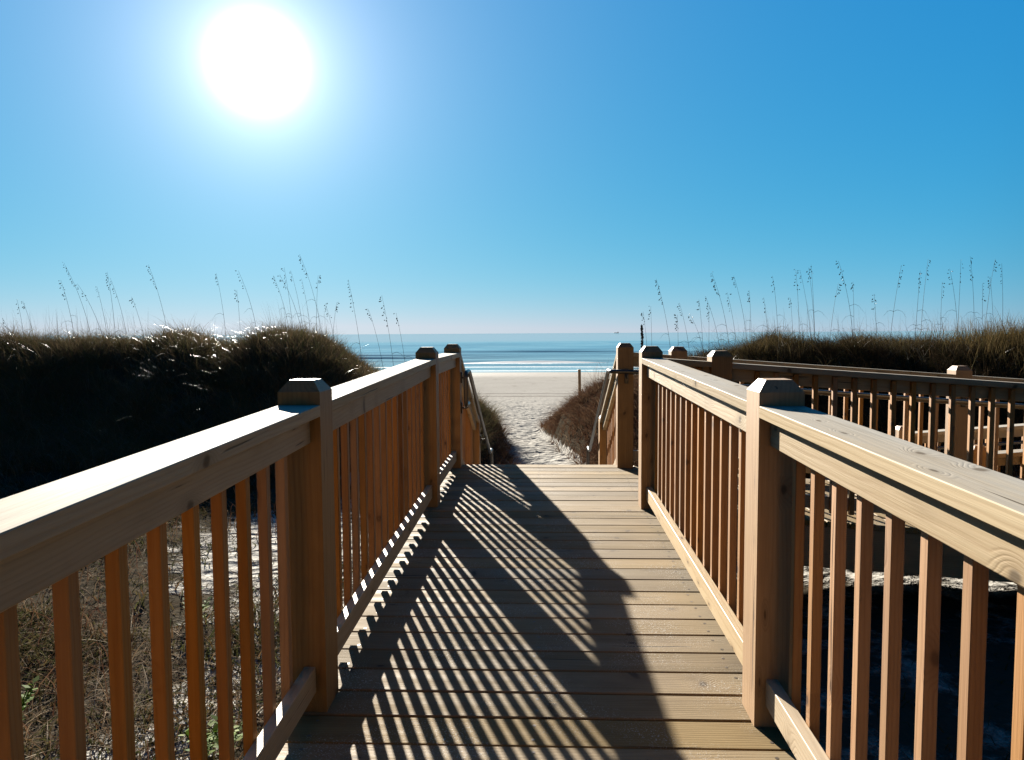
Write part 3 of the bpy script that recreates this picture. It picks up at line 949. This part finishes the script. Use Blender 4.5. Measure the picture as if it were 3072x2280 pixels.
# ---- leafy weeds
def weed(u, v, label, s=.2):
    d = ray(u, v); t = 1.9 / -d.z; X, Y = d.x * t, d.y * t; zb = tz(X, Y)
    mb = MB()
    for k in range(9):
        a = random.uniform(0, 6.28); l = s * random.uniform(.5, 1.1); tip = Vector((X + math.cos(a) * l * .5, Y + math.sin(a) * l * .5, zb + l + Z0))
        b0 = Vector((X, Y, zb - .02 + Z0)); pts = [b0, b0.lerp(tip, .5) + Vector((0, 0, .02)), tip]
        tube(mb, pts, .0025, 5)
        for q in range(9):
            f = .3 + .7 * q / 8; c = b0.lerp(tip, f); aa = random.uniform(0, 6.28); ll = s * random.uniform(.16, .3)
            dv = Vector((math.cos(aa), math.sin(aa), random.uniform(.1, .7))).normalized(); sd = dv.cross(Vector((0, 0, 1))).normalized() * ll * .28
            mb.raw([tuple(c), tuple(c + dv * ll * .45 + sd), tuple(c + dv * ll), tuple(c + dv * ll * .45 - sd)], [[0, 1, 2, 3]], None, random.random())
    o = mb.build('leafy_weed', M_WEED, None, loc=(X, Y, zb + Z0))
    tag(o, label, 'weed', 'green weeds left of the boardwalk')


weed(588, 1837, 'bright green leafy weed beside a sandy patch, seen between left balusters', .2)
weed(604, 2240, 'yellow green weed low by the left deck edge, between the two lowest baluster gaps', .2)
weed(680, 2215, 'green weed close against the left deck edge near the big post', .2)
weed(32, 2156, 'small green weed at the far lower left corner', .22)
weed(735, 1775, 'tiny green weed on open sand left of the big post', .12)


# ---- sea oats standing against the sky
OATS_L = [((330, 250), (400, 540)), ((345, 160), (490, 540)), ((525, 285), (575, 520)), ((565, 205), (615, 540)), ((590, 240), (680, 540)), ((720, 340), (775, 520)), ((810, 170), (900, 500)), ((1145, 210), (1205, 520)), ((1275, 200), (1375, 510)), ((1250, 300), (1280, 500)), ((1490, 220), (1610, 480)), ((1530, 185), (1565, 480)), ((1460, 225), (1540, 430)), ((1610, 115), (1720, 520)), ((1705, 225), (1690, 470)), ((1740, 375), (1790, 440)), ((1810, 370), (1780, 520)), ((1870, 250), (1945, 690)), ((1975, 405), (2055, 690)), ((2035, 330), (2110, 690)), ((2120, 425), (2175, 690)), ((70, 350), (125, 560)), ((115, 360), (185, 550)), ((0, 455), (70, 555)), ((430, 270), (555, 540)), ((1560, 200), (1620, 490)), ((1600, 240), (1655, 490))]
OATS_R = [((130, 165), (215, 540)), ((245, 370), (255, 540)), ((270, 300), (325, 545)), ((320, 365), (400, 540)), ((440, 130), (545, 500)), ((420, 260), (495, 510)), ((540, 240), (590, 500)), ((575, 145), (650, 510)), ((655, 230), (670, 500)), ((780, 150), (820, 440)), ((745, 270), (770, 440)), ((905, 270), (915, 470)), ((935, 110), (950, 430)), ((960, 110), (1015, 440)), ((1000, 100), (1035, 460)), ((1025, 80), (1038, 450)), ((1160, 65), (1250, 450)), ((1155, 190), (1120, 400)), ((1255, 180), (1260, 450)), ((1380, 250), (1390, 480)), ((1510, 90), (1460, 490)), ((1620, 120), (1605, 450)), ((1685, 50), (1640, 450)), ((1780, 110), (1845, 420)), ((1845, 60), (1845, 400)), ((1900, 40), (1940, 400)), ((2070, 50), (2005, 430)), ((2080, 80), (2100, 480)), ((1990, 190), (1990, 420)), ((1775, 180), (1755, 440)), ((2050, 150), (2060, 450)), ((60, 350), (85, 530)), ((100, 320), (108, 530)), ((380, 280), (400, 500)), ((425, 320), (430, 500))]
SPECIAL = {('L', 13): 'tallest sea oat on the left dune, in the clump near its right end',
           ('L', 6): 'sea oat with loose seed head standing alone at the middle of the left dune',
           ('L', 1): 'long sea oat arching strongly leftwards near the left end of the left dune',
           ('L', 0): 'sea oat with a feathery dark seed head, near the left edge of the photo',
           ('L', 19): 'sea oat with a dense drooping seed head, before the sea by the left dune',
           ('L', 17): 'tall thin sea oat standing before the sea just right of the left dune',
           ('R', 0): 'lone arching sea oat before the sea, left of the right dune',
           ('R', 16): 'sea oat arching leftwards in the middle of the right dune',
           ('R', 4): 'tall arching sea oat at the low left end of the right dune',
           ('R', 20): 'lone sea oat leaning to the right on the right dune',
           ('R', 1): 'short sea oat with dark seeds before the sea, left of the right dune',
           ('R', 25): 'thick tall sea oat rising from the highest tuft of the right dune'}


def oat(side, idx, tip, bs):
    if side == 'L': u0, v0, sc = 0, 700, 1.781
    else: u0, v0, sc = 1900, 750, 1.9
    Y = random.uniform(13.8, 15.6)
    if side == 'L' and idx in (17, 18, 19, 20): Y = random.uniform(12.0, 13.5)
    tx, tzz = at_depth(u0 + tip[0] / sc, v0 + tip[1] / sc, Y)
    bx, bzz = at_depth(u0 + bs[0] / sc, v0 + bs[1] / sc, Y)
    gz = tz(bx, Y) - .05
    # carry the stem's line on down to the sand
    f = min(.6, max(0, (bzz - gz) / max(.1, tzz - bzz)))
    bx2 = bx + (bx - tx) * .15 * f
    gz = min(gz, bzz)
    a = Vector((bx2, Y, gz)); t = Vector((tx, Y + random.uniform(-.15, .15), tzz))
    dx = tx - bx2
    n = 12; pts = []; tap = []
    for k in range(n + 1):
        s = k / n
        pts.append(Vector((a.x + dx * s ** 1.7, a.y + (t.y - a.y) * s, a.z + (t.z - a.z) * (s * 1.0 + .10 * s * (1 - s)) + Z0))); tap.append(1 - .62 * s)
    mb = MB(); tube(mb, pts, .0043, 5, tap)
    # a thin curled leaf or two
    for q in range(random.randint(1, 3)):
        k = random.randint(2, 6); p = pts[k]; aa = random.choice((-1, 1)); l = random.uniform(.12, .3)
        L = [p + Vector((aa * l * e, random.uniform(-.02, .02), l * (.8 * e - 1.3 * e * e))) for e in (0, .3, .6, 1)]
        tube(mb, L, .003, 4, [1, .9, .6, .2])
    # drooping spikelets
    sd = 1 if tip[0] < bs[0] else -1
    top = .26 if (side, idx) in SPECIAL else random.uniform(.12, .3)
    nsp = random.randint(12, 20) if (side, idx) in SPECIAL else random.randint(5, 12)
    for q in range(nsp):
        s = 1 - top * q / nsp; k = min(n - 1, int(s * n)); p = pts[k].lerp(pts[k + 1], s * n - k)
        l = random.uniform(.026, .05); dv = Vector((-sd * random.uniform(-.2, 1), random.uniform(-.6, .6), random.uniform(-1.2, .2))).normalized()
        e = p + dv * l * .7; wv = dv.cross(Vector((0, 1, 0))).normalized() * l * .24; dv2 = dv * l; tk = dv.cross(wv).normalized() * l * .1
        mb.raw([tuple(e), tuple(e + dv2 * .5 + wv), tuple(e + dv2), tuple(e + dv2 * .5 - wv), tuple(e + dv2 * .5 + tk), tuple(e + dv2 * .5 - tk)],
               [[0, 1, 4], [1, 2, 4], [2, 3, 4], [3, 0, 4], [1, 0, 5], [2, 1, 5], [3, 2, 5], [0, 3, 5]], None, random.random())
    o = mb.build('sea_oat', M_STALK, None, loc=(a.x, a.y, a.z + Z0))
    if side == 'L': lab, grp = 'thin dry sea oat stalk among others along the crest of the left dune', 'sea oats on the left dune'
    else: lab, grp = 'thin dry sea oat stalk among others along the crest of the right dune', 'sea oats on the right dune'
    tag(o, SPECIAL.get((side, idx), lab), 'sea oat', grp)


for i, (t, b) in enumerate(OATS_L): oat('L', i, t, b)
for i, (t, b) in enumerate(OATS_R): oat('R', i, t, b)


def seed_stalk():
    Y = 11.5; X, zt = at_depth(1926, 978, Y); zb = tz(X, Y); mb = MB()
    pts = [Vector((X + .02 * (1 - s), Y, zb + (zt - zb) * s + Z0)) for s in np.linspace(0, 1, 10)]
    tube(mb, pts, .006, 6, [1, 1, 1, .9, .9, .8, .8, .7, .6, .4])
    for q in range(70):
        s = random.uniform(.66, 1.0); p = Vector((X + .02 * (1 - s), Y, zb + (zt - zb) * s + Z0)); a = random.uniform(0, 6.28); r = random.uniform(.008, .022)
        c = p + Vector((math.cos(a), math.sin(a), 0)) * .012
        mb.raw([tuple(c + Vector(d) * r) for d in ((1, 0, 0), (-1, 0, 0), (0, 1, 0), (0, -1, 0), (0, 0, 1.5), (0, 0, -1.5))],
               [[0, 2, 4], [2, 1, 4], [1, 3, 4], [3, 0, 4], [2, 0, 5], [1, 2, 5], [3, 1, 5], [0, 3, 5]], None, random.random())
    o = mb.build('seed_stalk', M_STALK, None, loc=(X, Y, zb + Z0))
    tag(o, 'dark knobbly dry seed stalk rising behind the right posts, before the sea', 'plant stalk')


seed_stalk()


def tuft(u, v, Y, n, h, label):
    X, _ = at_depth(u, v, Y)
    B = np.stack([RNG.normal(X, .16, n), RNG.normal(Y, .2, n), np.zeros(n)], 1); B[:, 2] = terrain(B[:, 0], B[:, 1]) - .02
    hh = RNG.uniform(.4, 1.0, n) * h
    o = ribbons('grass_tuft', B, hh, hh * RNG.uniform(.1, .6, n), RNG.uniform(0, 6.28, n), RNG.uniform(.003, .006, n), RNG.uniform(0, .4, n), M_STRAW, 5, RNG.uniform(-1, 1, n))
    tag(o, label, 'grass tuft')


tuft(1795, 1150, 15.5, 110, .75, 'wispy dry grass tuft on top of the bank beside the right stair handrail')
tuft(1700, 1230, 16.0, 26, .5, 'few thin dry grass blades at the low tip of the right bank')
tuft(1470, 1250, 14.5, 40, .6, 'thin dry grass blades standing beside the left stair handrail')


def ship():
    Y = 9000.0; X, _ = at_depth(1849, 1000, Y)
    root = thing('cargo_ship', (X, Y, 0), 'tiny cargo ship on the horizon above the right posts', 'ship')
    mb = MB(); mb.box(60, 12, 6, [[1, 0, 0, X], [0, 1, 0, Y], [0, 0, 1, 3.5], [0, 0, 0, 1]], 2.0); mb.build('hull', M_SCREW, root)
    mb = MB(); mb.box(10, 9, 10, [[1, 0, 0, X + 20], [0, 1, 0, Y], [0, 0, 1, 11], [0, 0, 0, 1]], .6); mb.build('superstructure', M_SCREW, root)


ship()

# ------------------------------------------------------------------ light
w = bpy.data.worlds.new('World'); scene.world = w; w.use_nodes = True
nt = w.node_tree; nt.nodes.clear(); N = NT(nt)
wo = nt.nodes.new('ShaderNodeOutputWorld')
sky = nt.nodes.new('ShaderNodeTexSky'); sky.sky_type = 'NISHITA'; sky.sun_disc = False
sky.sun_elevation = SUN_EL; sky.sun_rotation = SUN_AZ
sky.altitude = 0; sky.air_density = .7; sky.dust_density = 0; sky.ozone_density = 4
SKY = .05
sp = N.n('ShaderNodeSeparateColor', {'Color': sky.outputs[0]})


def grade(ch, k, p):            # clear winter air: deeper blue, paler towards the horizon
    return N.math('MULTIPLY', N.math('POWER', N.math('MULTIPLY', N.math('MAXIMUM', sp.outputs[ch], 1e-4), SKY), p), k * .42 / SKY)


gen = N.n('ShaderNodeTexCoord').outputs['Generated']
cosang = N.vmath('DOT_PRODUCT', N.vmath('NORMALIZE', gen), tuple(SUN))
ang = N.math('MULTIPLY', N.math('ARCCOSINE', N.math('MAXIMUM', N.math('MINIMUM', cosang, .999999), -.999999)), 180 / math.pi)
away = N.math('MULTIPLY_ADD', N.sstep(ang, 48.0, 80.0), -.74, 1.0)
gg = grade(1, .487, .5)
cc = N.n('ShaderNodeCombineColor', {0: N.math('MINIMUM', grade(0, 1.1, 1.5), N.math('MULTIPLY', gg, .86)), 1: gg, 2: grade(2, .45, .17)})
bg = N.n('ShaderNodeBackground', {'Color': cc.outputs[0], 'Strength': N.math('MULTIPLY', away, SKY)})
# the bright air round the sun
core = N.math('MULTIPLY', N.math('EXPONENT', N.math('MULTIPLY', N.math('POWER', N.math('DIVIDE', ang, 1.75), 2.0), -1.0)), 2.0)
halo = N.math('ADD', N.math('MULTIPLY', N.math('EXPONENT', N.math('DIVIDE', ang, -11.0)), .125), N.math('MULTIPLY', N.math('EXPONENT', N.math('DIVIDE', ang, -2.7)), .36))
bg2 = N.n('ShaderNodeBackground', {'Color': (1, .97, .95, 1), 'Strength': N.math('ADD', core, halo)})
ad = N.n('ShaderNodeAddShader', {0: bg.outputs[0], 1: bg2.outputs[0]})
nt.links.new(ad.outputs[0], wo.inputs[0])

sd = bpy.data.lights.new('sun', 'SUN'); sd.energy = 5.0; sd.angle = math.radians(.53); sd.color = (1, .93, .82)
so = bpy.data.objects.new('sun', sd); COL.objects.link(so); so.location = (0, 0, 20)
so.rotation_euler = SUN.to_track_quat('Z', 'Y').to_euler()

scene.view_settings.view_transform = 'Standard'; scene.view_settings.look = 'None'
scene.view_settings.gamma = 1; scene.view_settings.exposure = 2.15
scene.cycles.max_bounces = 5; scene.cycles.diffuse_bounces = 1; scene.cycles.caustics_reflective = False; scene.cycles.caustics_refractive = False
scene.render.film_transparent = False
